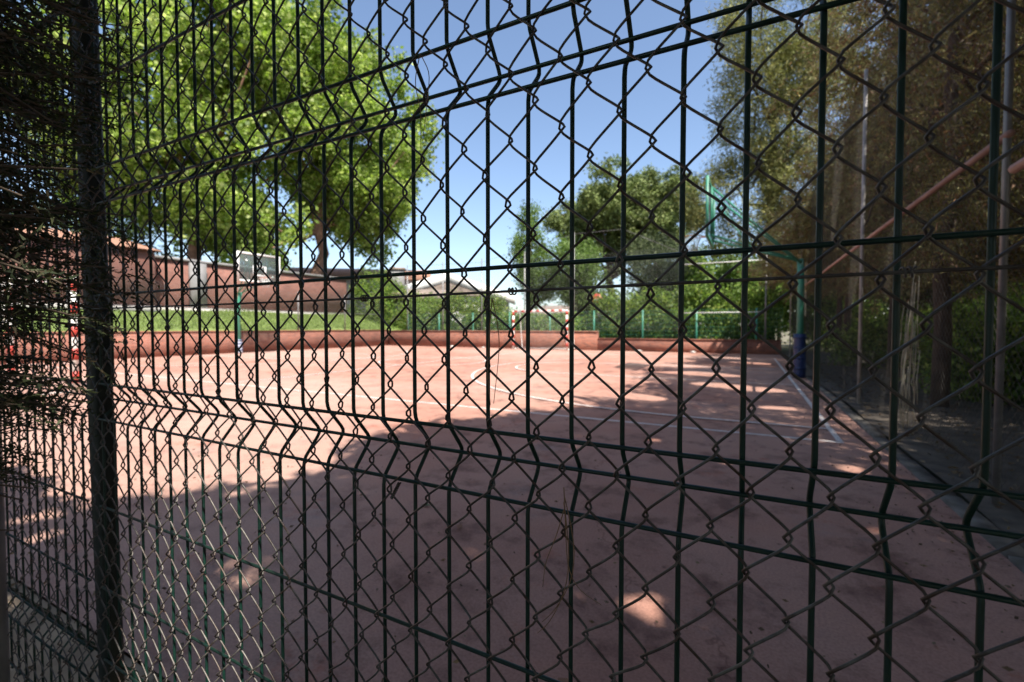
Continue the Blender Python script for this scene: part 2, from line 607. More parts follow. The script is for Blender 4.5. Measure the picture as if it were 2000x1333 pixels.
# ------------------------------------------------------------------ brick walls, bank
wl = thing('retaining_wall', 'low brick retaining wall below the grass bank at left', 'wall', (-20.9, 0, 0))
MB().box(-0.25, 0, 0.5, 22.55, -0.1, 0.97).build('brickwork', M['brick_l'], wl, False)
MB().box(-0.28, 0.03, 0.45, 22.5, 0.973, 1.03).build('coping', M['brick_l'], wl, False)
wb = thing('back_wall', 'low brick wall along the far end behind the goal', 'wall', (0, 22.6, 0))
MB().box(-21.5, -6.9, 0, 0.25, -0.1, 0.93).build('brickwork', M['brick_b'], wb, False)
MB().box(-6.897, 1.2, 0.02, 0.27, -0.1, 0.58).build('brickwork', M['brick_b'], wb, False)
MB().box(-21.5, -6.88, -0.03, 0.28, 0.933, 0.99).build('coping', M['brick_b'], wb, False)
MB().box(-6.877, 1.22, -0.01, 0.3, 0.583, 0.63).build('coping', M['brick_b'], wb, False)


def bank_z(X, Y):
    t = np.clip((-21.1 - X) / 4.8, 0, 1)
    return 1.0 + 1.12 * t ** 0.85 + 0.04 * np.sin(Y * 0.9 + X)


struct(sheet('grass_bank', M['grass_base'], -26.0, -21.1, -2, 30, 0, 12, 60, bank_z), 'sunlit green lawn sloping up behind the brick wall', 'grass bank')
n = 36000
gx, gy = RNG.uniform(-26, -21.2, n), RNG.uniform(3, 26, n)
P = np.c_[gx, gy, bank_z(gx, gy)]
U = unit(n) * 0.45 + np.array([0, 0, 1])
gb = MB()
blades(gb, P, 0.09, 0.022, [((0.13, 0.19, 0.04), 4), ((0.20, 0.25, 0.075), 3), ((0.09, 0.135, 0.03), 2)], U, True)
tag(gb.build('grass', M['leaf'], None, False, True), 'short grass blades on the sloping bank', 'grass', kind='stuff')
struct(sheet('terrace', M['ground'], -90, -25.9, -10, 90, 2.05), 'ground behind the brick hall above the bank', 'terrain')

# ------------------------------------------------------------------ brick hall on the bank
hall = thing('brick_hall', 'long low red brick hall above the grass bank at left', 'building', (-26, 14, 2.05))
MB().box(-6, 0, -2.6, 9.8, -0.3, 2.55).build('wall', M['brick_h'], hall, False)
MB().box(-6, 0.9, -14, -2.603, -0.3, 2.75).build('wall', M['brick_h'], hall, False)
MB().box(-6.2, 0.12, -2.4, 10.0, 2.553, 2.68).build('cornice', M['grey_render'], hall, False)
rf = MB()
rf.add([(1.15, -14.2, 2.75), (1.15, -2.4, 2.75), (-3, -2.4, 3.75), (-3, -14.2, 3.75), (-7, -2.4, 2.75), (-7, -14.2, 2.75)],
       [(0, 1, 2, 3), (3, 2, 4, 5)])
rf.add([(1.15, -2.4, 2.75), (-7, -2.4, 2.75), (-3, -2.4, 3.75)], [(0, 1, 2)])
roof = rf.build('roof', M['roof_tile'], hall, False)
MB().box(0.003, 0.35, -2.6, 10.0, -0.25, 0.10).build('plinth', M['pale_stone'], hall, False)
MB().box(0.903, 1.15, -14, -2.5, -0.25, 0.10).build('plinth', M['pale_stone'], hall, False)
for yy in (-0.7,):
    MB().box(0.003, 0.28, yy, yy + 0.75, 0.103, 2.5).build('pilaster', M['grey_render'], hall, False)

# ------------------------------------------------------------------ goals
def handball_goal(x0, y, sgn, label):
    g = thing('handball_goal', label, 'goal', (x0, y, 0.002), 'red and white striped goals')
    W_, Hh, w = 3.0, 2.06, 0.045
    for xx in (0, W_):
        p = MB().box(xx - w, xx + w, -w, w, 0, Hh).build('post', M['white_paint'], g, False)
        for k in range(5):
            z0 = 0.2 + k * 0.4
            MB().box(xx - w - 0.003, xx + w + 0.003, -w - 0.003, w + 0.003, z0, min(z0 + 0.2, Hh + 0.003)).build('red_band', M['red_paint'], p, False)
    c = MB().box(w + 0.001, W_ - w - 0.001, -w, w, Hh - 2 * w, Hh).build('crossbar', M['white_paint'], g, False)
    for k in range(7):
        a = w + 0.01 + k * 0.42
        MB().box(a, min(a + 0.2, W_ - w - 0.002), -w - 0.003, w + 0.003, Hh - 2 * w - 0.003, Hh + 0.003).build('red_band', M['red_paint'], c, False)
    for xx in (0, W_):
        s = MB()
        s.tube([(xx, 0.05 * sgn, Hh - 0.06), (xx, 0.75 * sgn, Hh - 0.1), (xx, 1.05 * sgn, 0.06), (xx, 0.06 * sgn, 0.05)], 0.02, 6)
        s.build('stanchion', M['white_paint'], g)
    MB().bar((0.03, 1.05 * sgn, 0.05), (W_ - 0.03, 1.05 * sgn, 0.05), 0.02).build('ground_bar', M['white_paint'], g)
    nt_ = MB()
    for i in range(27):
        x = 0.05 + i * (W_ - 0.1) / 26
        nt_.tube([(x, 0.05 * sgn, Hh - 0.1), (x, 0.75 * sgn, Hh - 0.14), (x, 1.0 * sgn, 0.06)], 0.0022, 3)
    for i in range(26):
        t = i / 25
        y_, z_ = (0.05 + 0.7 * t * 3.3, Hh - 0.1) if t < 0.3 else (0.75 + 0.25 * (t - 0.3) / 0.7, Hh - 0.14 - (Hh - 0.2) * (t - 0.3) / 0.7)
        nt_.tube([(0.02, y_ * sgn, z_), (W_ - 0.02, y_ * sgn, z_)], 0.0022, 3, (0, 0, 1))
    n_ = nt_.build('net', M['rope'], g)
    n_['kind'] = 'stuff'
    return g


handball_goal(-11.1, 21.4, 1, 'red and white striped goal before the far brick wall')
handball_goal(-13.45, 3.5, -1, 'red and white striped goal half hidden behind the cypress at left')

# ------------------------------------------------------------------ basketball hoops
def ring(mb, cx, cy, cz, r, tr, k=28):
    a = np.linspace(0, 2 * math.pi, k + 1)
    mb.tube(np.c_[cx + r * np.cos(a), cy + r * np.sin(a), np.full(k + 1, cz)], tr, 6, (0, 0, 1), False)


def hoop(name, label, loc, s, pad_z, pad_mat, board_x, zb, zt, arm_z, base_lean, frame_mat):
    """s: direction along X in which the arm reaches; lengths in metres"""
    h = thing(name, label, 'basketball hoop', loc, 'basketball hoops')
    pole = MB()
    pole.tube([(0, 0, 0), (0, 0, arm_z - 0.5), (base_lean * s, 0, arm_z)], 0.07, 12)
    pole.build('pole', M['hoop_green'], h)
    p = MB()
    nseg = 10
    zz = np.linspace(0.01, pad_z, nseg)
    p.tube(np.c_[np.zeros(nseg), np.zeros(nseg), zz], 0.125 + 0.006 * np.sin(np.arange(nseg) * 2.4), 14)
    pad = p.build('padding', pad_mat, h)
    for z_ in np.linspace(pad_z * 0.2, pad_z * 0.9, 4):
        b = MB()
        b.tube([(0, 0, z_), (0, 0, z_ + 0.045)], 0.138, 14)
        b.build('strap', M['blue_pad'] if pad_mat is M['pale_pad'] else M['blue_pad'], pad)
    bx_ = board_x * s
    for dy in (-0.42, 0.42):
        MB().tube([(0, dy * 0.12, arm_z - 0.05), (bx_ - 0.05 * s, dy, zb + 0.06)], 0.024, 8, (0, 1, 0)).build('lower_arm', M['hoop_green'], h)
        MB().tube([(base_lean * s * 0.5, dy * 0.15, arm_z - 0.1), (bx_ - 0.05 * s, dy, zt - 0.05)], 0.024, 8, (0, 1, 0)).build('upper_arm', M['hoop_green'], h)
        MB().bar((bx_ - 0.06 * s, dy, zb + 0.05), (bx_ - 0.06 * s, dy, zt - 0.05), 0.024).build('upright', M['hoop_green'], h)
        MB().bar((bx_ * 0.52, dy * 0.55, arm_z + (zb - arm_z) * 0.52), (bx_ * 0.97, dy, zt - 0.12), 0.015).build('brace', M['hoop_green'], h)
    bd = MB().box(bx_ - 0.012, bx_ + 0.012, -0.9, 0.9, zb, zt).build('backboard', M['board'], h, False)
    fr = MB()
    w = 0.075
    x0, x1 = bx_ - 0.03, bx_ + 0.03
    fr.box(x0, x1, -0.9 - w, -0.9, zb - w, zt + w)
    fr.box(x0, x1, 0.9, 0.9 + w, zb - w, zt + w)
    fr.box(x0, x1, -0.899, 0.899, zt, zt + w - 0.002)
    fr.box(x0, x1, -0.899, 0.899, zb - w + 0.002, zb)
    fr.build('frame', frame_mat, bd, False)
    tg = MB()
    xa, xb_ = (bx_ + 0.013, bx_ + 0.017) if s > 0 else (bx_ - 0.017, bx_ - 0.013)
    tz0, tz1 = zb + 0.2, zb + 0.65
    tg.box(xa, xb_, -0.3, -0.24, tz0, tz1)
    tg.box(xa, xb_, 0.24, 0.3, tz0, tz1)
    tg.box(xa, xb_, -0.239, 0.239, tz0, tz0 + 0.06)
    tg.box(xa, xb_, -0.239, 0.239, tz1 - 0.06, tz1)
    tg.build('target_square', M['white_paint'], bd, False)
    rm = MB()
    ring(rm, bx_ + 0.42 * s, 0, zb + 0.12, 0.225, 0.011)
    rm.box(min(bx_ + 0.02 * s, bx_ + 0.2 * s), max(bx_ + 0.02 * s, bx_ + 0.2 * s), -0.09, 0.09, zb + 0.09, zb + 0.112)
    rim = rm.build('rim', M['orange'], h)
    nb = MB()
    for i in range(12):
        a, b2 = i * math.pi / 6, (i + 1) * math.pi / 6
        for q0, q1 in ((a, b2), (b2, a)):
            nb.tube([(bx_ + 0.42 * s + 0.22 * math.cos(q0), 0.22 * math.sin(q0), zb + 0.11),
                     (bx_ + 0.42 * s + 0.15 * math.cos(q1), 0.15 * math.sin(q1), zb - 0.1),
                     (bx_ + 0.42 * s + 0.12 * math.cos(q0), 0.12 * math.sin(q0), zb - 0.3)], 0.005, 4, (0.2, 1, 0.1))
    nb.build('net', M['rope'], rim)
    return h


hoop('basketball_hoop', 'green pole basketball hoop with clear white framed backboard by the brick bank', (-20.6, 12.6, 0), 1, 0.62, M['pale_pad'], 1.55, 3.2, 4.3, 2.75, 0.15, M['white_paint'])
hoop('basketball_hoop', 'green truss basketball hoop with dark blue padded pole near the right trees', (1.03, 12.45, 0), -1, 1.02, M['blue_pad'], 1.95, 3.35, 4.6, 2.75, 0.02, M['hoop_green'])

# ------------------------------------------------------------------ distant fences
def diag_mesh(x0, x1, z0, z1, step, r, fn):
    """two families of straight diagonal wires clipped to a rectangle; fn maps (u, z) to a point"""
    mb = MB()
    hgt = z1 - z0
    for sg in (1, -1):
        c0 = x0 - hgt
        while c0 < x1 + hgt:
            ua, ub = (c0, c0 + hgt) if sg > 0 else (c0 + hgt, c0)
            t0, t1 = 0.0, 1.0
            d = ub - ua
            for lim, s_ in ((x0, 1), (x1, -1)):
                fa, fb = s_ * (ua - lim), s_ * (ub - lim)
                if fa < 0 and fb < 0:
                    t0, t1 = 1, 0
                elif fa < 0:
                    t0 = max(t0, fa / (fa - fb))
                elif fb < 0:
                    t1 = min(t1, fa / (fa - fb))
            if t1 - t0 > 0.01:
                mb.tube([fn(ua + d * t0, z0 + hgt * t0), fn(ua + d * t1, z0 + hgt * t1)], r, 3, (0.5, 0.5, 0.1), False)
            c0 += step
    return mb


# right hand ball-stop fence along X = 1.42
rfz = thing('ball_stop_fence', 'tall steel post mesh fence along the right side under the trees', 'fence', (1.42, 0, 0))
for yy, hz in ((4.02, 4.9), (8.2, 4.85), (12.75, 4.9), (16.9, 4.9), (21.2, 4.9)):
    MB().bar((0, yy, -0.05), (0, yy, hz), 0.02 if yy < 5 else 0.024, 10).build('post', M['steel'] if yy < 5 else M['steel_light'], rfz)
MB().bar((0.0, 3.98, 2.38), (0.0, 21.17, 2.42), 0.024, 8).build('rail', M['red_oxide'], rfz)
MB().bar((0.0, 0.6, 2.14), (0.0, 3.92, 2.14), 0.03, 8).build('rail', M['red_oxide'], rfz)
dm = diag_mesh(0.6, 21.2, 0.1, 4.8, 0.075, 0.0013, lambda u, z: (0.034 + 0.02 * math.sin(u * 1.3), u, z)).build('mesh', M['dark_mesh'], rfz)
dm['kind'] = 'stuff'

# green fence on the back wall
gf = thing('green_mesh_fence', 'green post and mesh fence standing behind the far brick wall', 'fence', (0, 23.15, 0))
for xx in np.arange(-19.75, 2.0, 2.5):
    MB().bar((xx, 0, -0.05), (xx, 0, 2.05), 0.04, 8).build('post', M['hoop_green'], gf)
gm = MB()
for z_ in np.arange(0.6, 2.04, 0.2):
    gm.tube([(-19.75, 0.01, z_), (1.3, 0.01, z_)], 0.004, 3, (0, 0, 1), False)
for xx in np.arange(-19.75, 1.3, 0.1):
    gm.tube([(xx, 0.018, 0.6), (xx, 0.018, 2.04)], 0.003, 3, (1, 0, 0), False)
gm.build('mesh', M['hoop_green'], gf)['kind'] = 'stuff'
# tall net poles at the back
tf = thing('tall_net_fence', 'tall grey pole ball net at the far end of the court', 'fence', (0, 22.95, 0))
for xx, hz in ((-19.6, 5.2), (-16.8, 5.2), (-14.0, 5.2), (-11.2, 5.4), (-8.3, 6.2), (-5.7, 6.2), (-2.9, 4.7), (0.6, 4.7)):
    MB().bar((xx, 0, -0.05), (xx, 0, hz), 0.035, 8).build('pole', M['steel'], tf)
MB().bar((-2.88, 0.02, 4.15), (0.58, 0.02, 4.15), 0.02).build('rail', M['white_paint'], tf)
MB().bar((-2.88, 0.02, 1.86), (0.58, 0.02, 1.86), 0.02).build('rail', M['white_paint'], tf)
MB().tube([(-19.6, 0, 5.1), (-14, 0, 5.0), (-8.3, 0, 6.1), (-5.7, 0, 6.1), (-2.9, 0, 4.7)], 0.008, 4, (0, 0, 1)).build('top_wire', M['steel'], tf)
diag_mesh(-19.6, -2.9, 1.0, 5.0, 0.12, 0.0016, lambda u, z: (u, 0.03, z)).build('net', M['steel'], tf)['kind'] = 'stuff'
# fence between hall and wall on the left
lf = thing('bank_mesh_fence', 'grey post mesh fence on top of the left brick wall', 'fence', (-21.02, 0, 0))
for yy in (6.9, 9.9, 12.9, 16.0, 19.1, 22.2):
    MB().bar((0, yy, 1.03), (0, yy, 3.05), 0.032, 8).build('post', M['steel'], lf)
MB().bar((0, 6.9, 2.0), (0, 22.2, 2.0), 0.018).build('rail', M['steel'], lf)
diag_mesh(4, 22.2, 1.05, 3.05, 0.12, 0.0016, lambda u, z: (0.02, u, z)).build('mesh', M['steel'], lf)['kind'] = 'stuff'

# road sign behind the fence
sg = thing('road_sign', 'round red road sign on a thin grey post among the bushes', 'sign', (-8.4, 27.5, 0))
MB().bar((0, 0, 0), (0, 0, 3.2), 0.03).build('post', M['steel'], sg)
sd = MB()
sd.tube([(0, -0.06, 2.9), (0, -0.035, 2.9)], 0.36, 24, (1, 0, 0))
sd.build('disc', M['red_paint'], sg)
MB().box(-0.24, 0.24, -0.068, -0.061, 2.85, 2.95).build('white_bar', M['white_paint'], sg, False)

# ------------------------------------------------------------------ distant houses
def gable_house(label, loc, rz, w, d, hw, hr, wallm, roofm, chim=None, fascia=None, wins=()):
    h = thing('house', label, 'house', loc, 'houses beyond the court', rz)
    MB().box(-w / 2, w / 2, -d / 2, d / 2, -0.5, hw).build('wall', wallm, h, False)
    r = MB()
    e = 0.5
    x, y = w / 2 + e, d / 2 + e
    V = [(-x, -y, hw + 0.003), (x, -y, hw + 0.003), (x, y, hw + 0.003), (-x, y, hw + 0.003), (-x, 0, hw + hr), (x, 0, hw + hr)]
    r.add(V, [(0, 1, 5, 4), (2, 3, 4, 5), (0, 3, 2, 1)])
    r.add(V, [(0, 4, 3), (1, 2, 5)])
    ro = r.build('roof', roofm, h, False)
    if fascia:
        for sx in (-x, x):
            for sy in (-y, y):
                f = MB()
                g_ = np.sign(sx)
                a, b = np.array([sx, sy, hw]), np.array([sx, 0.004 * np.sign(sy), hw + hr])
                V = [p + (q * g_, 0, r_) for q in (0.05, -0.05) for p, r_ in ((a, 0.05), (b, 0.05), (b, -fascia), (a, -fascia))]
                f.add(V, [(0, 1, 2, 3), (4, 7, 6, 5), (0, 4, 5, 1), (3, 2, 6, 7), (0, 3, 7, 4), (1, 5, 6, 2)])
                f.build('fascia', M['white_paint'], ro, False)
    if chim:
        cx_, cy_, ch = chim
        MB().box(cx_ - 0.5, cx_ + 0.5, cy_ - 0.4, cy_ + 0.4, hw + 0.2, hw + hr + ch).build('chimney', wallm, ro, False)
        MB().box(cx_ - 0.6, cx_ + 0.6, cy_ - 0.5, cy_ + 0.5, hw + hr + ch + 0.002, hw + hr + ch + 0.18).build('chimney_cap', roofm, ro, False)
    for (wx, wz, ww, wh) in wins:
        p = MB().box(wx - ww / 2, wx + ww / 2, -d / 2 - 0.05, -d / 2 + 0.05, wz, wz + wh).build('window', M['white_paint'], h, False)
        MB().box(wx - ww / 2 + 0.08, wx + ww / 2 - 0.08, -d / 2 - 0.06, -d / 2 - 0.052, wz + 0.08, wz + wh - 0.08).build('pane', M['glass'], p, False)
    return h


gable_house('cream house with terracotta roof behind the big left tree', (-35.5, 34.5, 0), R(38), 13, 9, 5.7, 1.5, M['pale_stone'], M['roof_tile'], None, None, ((-3, 3.2, 1.3, 1.3), (1.5, 3.2, 1.3, 1.3)))
gable_house('brown roofed house with a broad chimney beyond the hedge', (-23.6, 28.4, 0), R(36), 4.6, 5, 3.3, 0.9, M['grey_render'], M['brown_roof'], (-1.2, -0.4, 1.4), None, ((0, 1.9, 1.4, 1.1),))
gable_house('white house with a sloping white gable edge beyond the hedge', (-27.3, 38.0, 0), R(-54), 8, 11.6, 4.1, 2.1, M['white_paint'], M['brown_roof'], None, 0.8, ())
gable_house('low pale house with grey roof right of the white gable', (-16.5, 52, 0), R(15), 11, 8, 2.2, 1.6, M['pale_stone'], M['brown_roof'], (1.5, 0, 0.9), None, ((-2, 1.0, 1.2, 1.0), (2, 1.0, 1.2, 1.0)))

# ------------------------------------------------------------------ trees and bushes
GREEN = [((0.17, 0.25, 0.045), 4), ((0.27, 0.36, 0.08), 4.5), ((0.10, 0.15, 0.03), 2), ((0.40, 0.46, 0.16), 2.8)]
POPLAR = [((0.13, 0.20, 0.05), 3), ((0.20, 0.27, 0.09), 2), ((0.08, 0.13, 0.03), 2)]
PINE = [((0.075, 0.115, 0.028), 4), ((0.115, 0.155, 0.04), 3), ((0.16, 0.195, 0.06), 2), ((0.045, 0.07, 0.02), 2)]
HEDGE = [((0.11, 0.18, 0.035), 3), ((0.19, 0.275, 0.06), 3), ((0.06, 0.105, 0.025), 2), ((0.29, 0.34, 0.09), 1.4)]
DARKCON = [((0.15, 0.15, 0.05), 4), ((0.23, 0.215, 0.085), 3.5), ((0.23, 0.135, 0.075), 2.2), ((0.15, 0.088, 0.052), 1.4), ((0.33, 0.30, 0.13), 1.6)]

# big plane trees behind the hall
make_tree('plane_tree', 'tall bright green leafy tree with reddish trunk behind the brick hall', (-30.4, 24.9, 2.0), (-30.2, 25.3, 14), 0.5,
          [(-29.3, 27.2, 17, 7.2, 7.2, 7.0), (-28.5, 27.8, 10.2, 5.6, 5.4, 3.8), (-31.5, 25.5, 22, 6.5, 6.5, 6.0), (-27.6, 29.0, 12.6, 4.8, 4.8, 4.2), (-32.5, 21.4, 8.6, 4.6, 4.2, 3.4)],
          1100, 85, 0.38, 0.30, 0.23, GREEN, M['bark_red'], M['leaf'], limbs=34, shell=0.3, lobes=85)
make_tree('plane_tree', 'huge pale green leafy tree rising above the left end of the hall', (-33.5, 17.5, 2.0), (-33.8, 17.8, 13), 0.5,
          [(-33.5, 16.6, 15.5, 8.4, 8.4, 8.5), (-33, 19, 24, 7.5, 7.5, 7.5), (-33.6, 19.5, 9, 6.2, 6.2, 4.2), (-33.5, 12.5, 11, 5, 5, 5)],
          1150, 85, 0.40, 0.30, 0.23, GREEN, M['bark_red'], M['leaf'], limbs=30, shell=0.3, lobes=85)
make_tree('pine_tree', 'distant small pine at the far left behind the hall roof', (-44, 15, 2), (-44, 15, 6), 0.25,
          [(-44, 15, 7.5, 4.5, 4.5, 3)], 90, 110, 0.5, 0.3, 0.12, PINE, M['bark'], M['conifer'], limbs=6)
# umbrella pine and poplars in the middle
make_tree('umbrella_pine', 'large rounded umbrella pine beyond the far goal', (-11.2, 39, 0), (-10.6, 39.3, 9.5), 0.42,
          [(-10.4, 39.2, 12.0, 5.2, 5.2, 3.0), (-7.6, 40.4, 11.2, 4.2, 4.4, 3.3), (-12.4, 38.4, 10.4, 3.4, 3.6, 2.6), (-9.4, 39.8, 8.2, 4.6, 4.2, 2.6), (-6.4, 40.6, 8.4, 3.0, 3.2, 2.4)],
          950, 95, 0.28, 0.30, 0.11, [((0.115, 0.155, 0.045), 4), ((0.165, 0.205, 0.065), 3), ((0.22, 0.25, 0.09), 2), ((0.07, 0.10, 0.03), 1.5)], M['bark'], M['conifer'], limbs=30, shell=0.4, flat=0.75, lobes=80)
make_tree('poplar_tree', 'slender pale poplar left of the umbrella pine', (-14.6, 31, 0), (-14.7, 31.1, 8.0), 0.16,
          [(-14.6, 31, 6.9, 1.25, 1.25, 3.6), (-14.2, 31.4, 5.0, 1.5, 1.5, 2.2)], 120, 120, 0.28, 0.16, 0.11, POPLAR, M['bark'], M['leaf'], limbs=8, shell=0.3)
make_tree('poplar_tree', 'short pale green tree before the umbrella pine trunk', (-11.0, 31, 0), (-11, 31, 5.5), 0.15,
          [(-11.2, 31, 5.6, 1.8, 1.7, 2.2), (-10.4, 31.5, 4.2, 1.6, 1.6, 1.4)], 110, 110, 0.3, 0.16, 0.11, POPLAR, M['bark'], M['leaf'], limbs=8, shell=0.3)
make_tree('olive_tree', 'grey green olive like tree right of the pine trunk', (-5.8, 32.5, 0), (-5.8, 32.6, 5.5), 0.2,
          [(-5.8, 32.5, 5.4, 2.4, 2.2, 2.0), (-4.2, 33, 4.0, 2.2, 2, 1.8)], 130, 120, 0.34, 0.17, 0.07, [((0.11, 0.14, 0.06), 3), ((0.16, 0.19, 0.09), 2), ((0.07, 0.09, 0.04), 2)], M['bark'], M['conifer'], limbs=10, shell=0.3)

for (x, y, h, r, pal, lab) in [
    (-4.6, 43, 8.6, 3.2, PINE, 'dark pine right behind the umbrella pine'),
    (-0.9, 37, 7.4, 2.6, POPLAR, 'pale tree between the umbrella pine and the right conifers'),
    (-3.4, 33, 5.6, 2.0, HEDGE, 'round green tree beyond the low back wall'),
    (-16.2, 45, 8.2, 2.6, POPLAR, 'pale tree behind the slender poplar'),
    (-8.5, 47, 7.6, 3.4, HEDGE, 'green tree far behind the far goal'),
    (2.0, 41, 9.0, 3.4, PINE, 'tall pine far behind the right corner'),
]:
    make_tree('tree', lab, (x, y, 0), (x, y, h * 0.7), 0.16, [(x, y, h * 0.62, r, r, h * 0.36), (x + r * 0.4, y, h * 0.42, r * 0.8, r * 0.8, h * 0.22)], 190, 55, 0.3, 0.25, 0.15, pal, M['bark'], M['leaf'],
              group='trees beyond the far end', limbs=14, shell=0.3, lobes=16)

# bushes behind the back wall
bush_spots = [
    (-20.0, 25.2, 1.9, 3.1, 'tall bright green bush at the left corner of the back fence'),
    (-22.6, 25.2, 2.0, 4.1, 'leafy bush between the hall corner and the back wall'),
    (-24.9, 25.6, 2.1, 5.2, 'tall leafy bush hiding the end of the brick hall'),
    (-17.2, 25.0, 1.8, 3.2, 'broad leafy bush next to the left corner bush'),
    (-14.6, 24.9, 1.7, 3.0, 'dark green bush behind the left part of the back wall'),
    (-12.2, 25.0, 1.4, 1.9, 'low bush just left of the far goal'),
    (-9.9, 25.2, 1.5, 1.7, 'low dark bush seen through the far goal'),
    (-6.6, 25.0, 1.5, 2.9, 'green bush right of the far goal'),
    (-4.4, 25.1, 1.6, 3.0, 'yellowish green bush behind the low back wall'),
    (-2.3, 25.0, 1.6, 3.3, 'light green bush between the two tall grey poles'),
    (-0.1, 25.4, 1.7, 3.2, 'bright bush at the right end of the back wall'),
    (3.4, 27.5, 2.0, 3.4, 'sunlit bush beyond the corner of the right fence'),
]
for (x, y, r, h, lab) in bush_spots:
    make_tree('bush', lab, (x, y, 0), (x, y, h * 0.6), 0.06, [(x, y, h * 0.55, r, r * 0.85, h * 0.48)], 110, 66, 0.22, 0.16, 0.10,
              HEDGE, M['bark'], M['leaf'], group='bushes behind the back wall', limbs=6, shell=0.35, cat='bush')
for (x, y, r, h, lab) in [
    (4.4, 12.0, 1.3, 1.3, 'low shrub beyond the right fence near the blue padded pole'),
    (5.2, 15.0, 1.5, 1.6, 'shrub in light beyond the right fence behind the tree trunk'),
    (3.6, 9.8, 0.9, 0.8, 'small shrub at the foot of the dark trunk'),
    (6.5, 18.5, 2.0, 2.2, 'larger lit shrub far beyond the right fence'),
    (3.4, 16.5, 1.2, 1.2, 'shrub against the right fence beyond the padded pole'),
    (4.3, 8.0, 1.0, 0.7, 'low shrub nearest the camera beyond the right fence'),
]:
    make_tree('shrub', lab, (x, y, 0.05), (x, y, h * 0.6), 0.04, [(x, y, h * 0.55, r, r * 0.9, h * 0.5)], 80, 90, 0.18, 0.10, 0.06,
              HEDGE, M['bark'], M['leaf'], group='shrubs beyond the right fence', limbs=6, shell=0.3, cat='shrub')


for (x, y, r, h, lo_, lab) in [
    (6.2, 12.2, 2.3, 8.0, 1.6, 'dark conifer in the second row beyond the right fence'),
    (6.6, 9.0, 2.2, 7.5, 1.2, 'dark conifer nearest in the second row beyond the right fence'),
    (6.0, 20.5, 2.6, 8.5, 1.6, 'dark conifer farthest in the second row beyond the right fence'),
]:
    m_ = (lo_ + h) / 2
    make_tree('conifer', lab, (x, y, 0.05), (x, y, h - 1), 0.12, [(x, y, m_, r, r, (h - lo_) * 0.5)], 380, 170, 0.3, 0.2, 0.045,
              [((0.060, 0.078, 0.026), 3), ((0.10, 0.115, 0.042), 2.5), ((0.10, 0.062, 0.037), 2)], M['bark'], M['conifer'], tri=True, group='conifers beyond the right fence', limbs=16, shell=0.2)
for (x, y, r, h, lab) in [(13, 26, 3.4, 5.0, 'broad bush closing the view at far right'), (10.5, 31, 3.6, 5.5, 'broad bush beyond the corner pines'), (5, 33, 3.4, 5.0, 'broad bush far behind the right corner')]:
    make_tree('bush', lab, (x, y, 0), (x, y, h * 0.6), 0.08, [(x, y, h * 0.5, r, r, h * 0.52)], 150, 110, 0.36, 0.22, 0.14, HEDGE, M['bark'], M['leaf'],
              group='bushes behind the back wall', limbs=6, shell=0.35, cat='bush')

# conifers on the right and behind the camera; leaves are cut away to shape the sunlight on the court
def edge_x(y):
    return np.interp(y, [0.0, 1.5, 1.7, 2.0, 2.4, 3.0, 4.1, 4.8, 5.6, 6.1, 7.9, 10.6, 12.7, 15, 20, 24], [-4.6, -4.0, -3.75, -3.55, -3.35, -3.6, -3.85, -3.35, -3.0, -2.6, -2.4, -2.5, -3.2, -2.6, -2.2, -1.8])


FLECKS = [(-2.45, 0.62, 0.12), (-2.05, 0.6, 0.1), (-2.8, 0.66, 0.13), (-1.75, 0.62, 0.06), (0.35, 2.6, 0.1), (0.62, 3.3, 0.12), (0.2, 1.9, 0.07), (-0.9, 3.6, 0.08), (-0.2, 4.3, 0.1), (0.75, 4.6, 0.12), (-1.6, 4.7, 0.09), (-1.26, 1.96, 0.12), (-2.07, 1.49, 0.1), (-2.22, 1.3, 0.17), (-1.99, 1.23, 0.13), (-0.38, 1.92, 0.16), (-0.61, 1.88, 0.08), (-0.12, 3.35, 0.1), (-0.15, 2.8, 0.09), (-0.66, 3.02, 0.08), (-0.89, 4.89, 0.12), (-0.66, 1.42, 0.09), (0.94, 3.32, 0.09), (0.8, 2.51, 0.1), (0.84, 2.3, 0.1), (1.12, 3.48, 0.1), (-3.49, 1.0, 0.17), (-3.92, 1.09, 0.17), (-2.93, 0.87, 0.12), (-2.46, 2.34, 0.1), (-1.59, 1.58, 0.07), (-1.98, 2.6, 0.06), (0.11, 3.2, 0.07), (-0.16, 1.8, 0.06)]


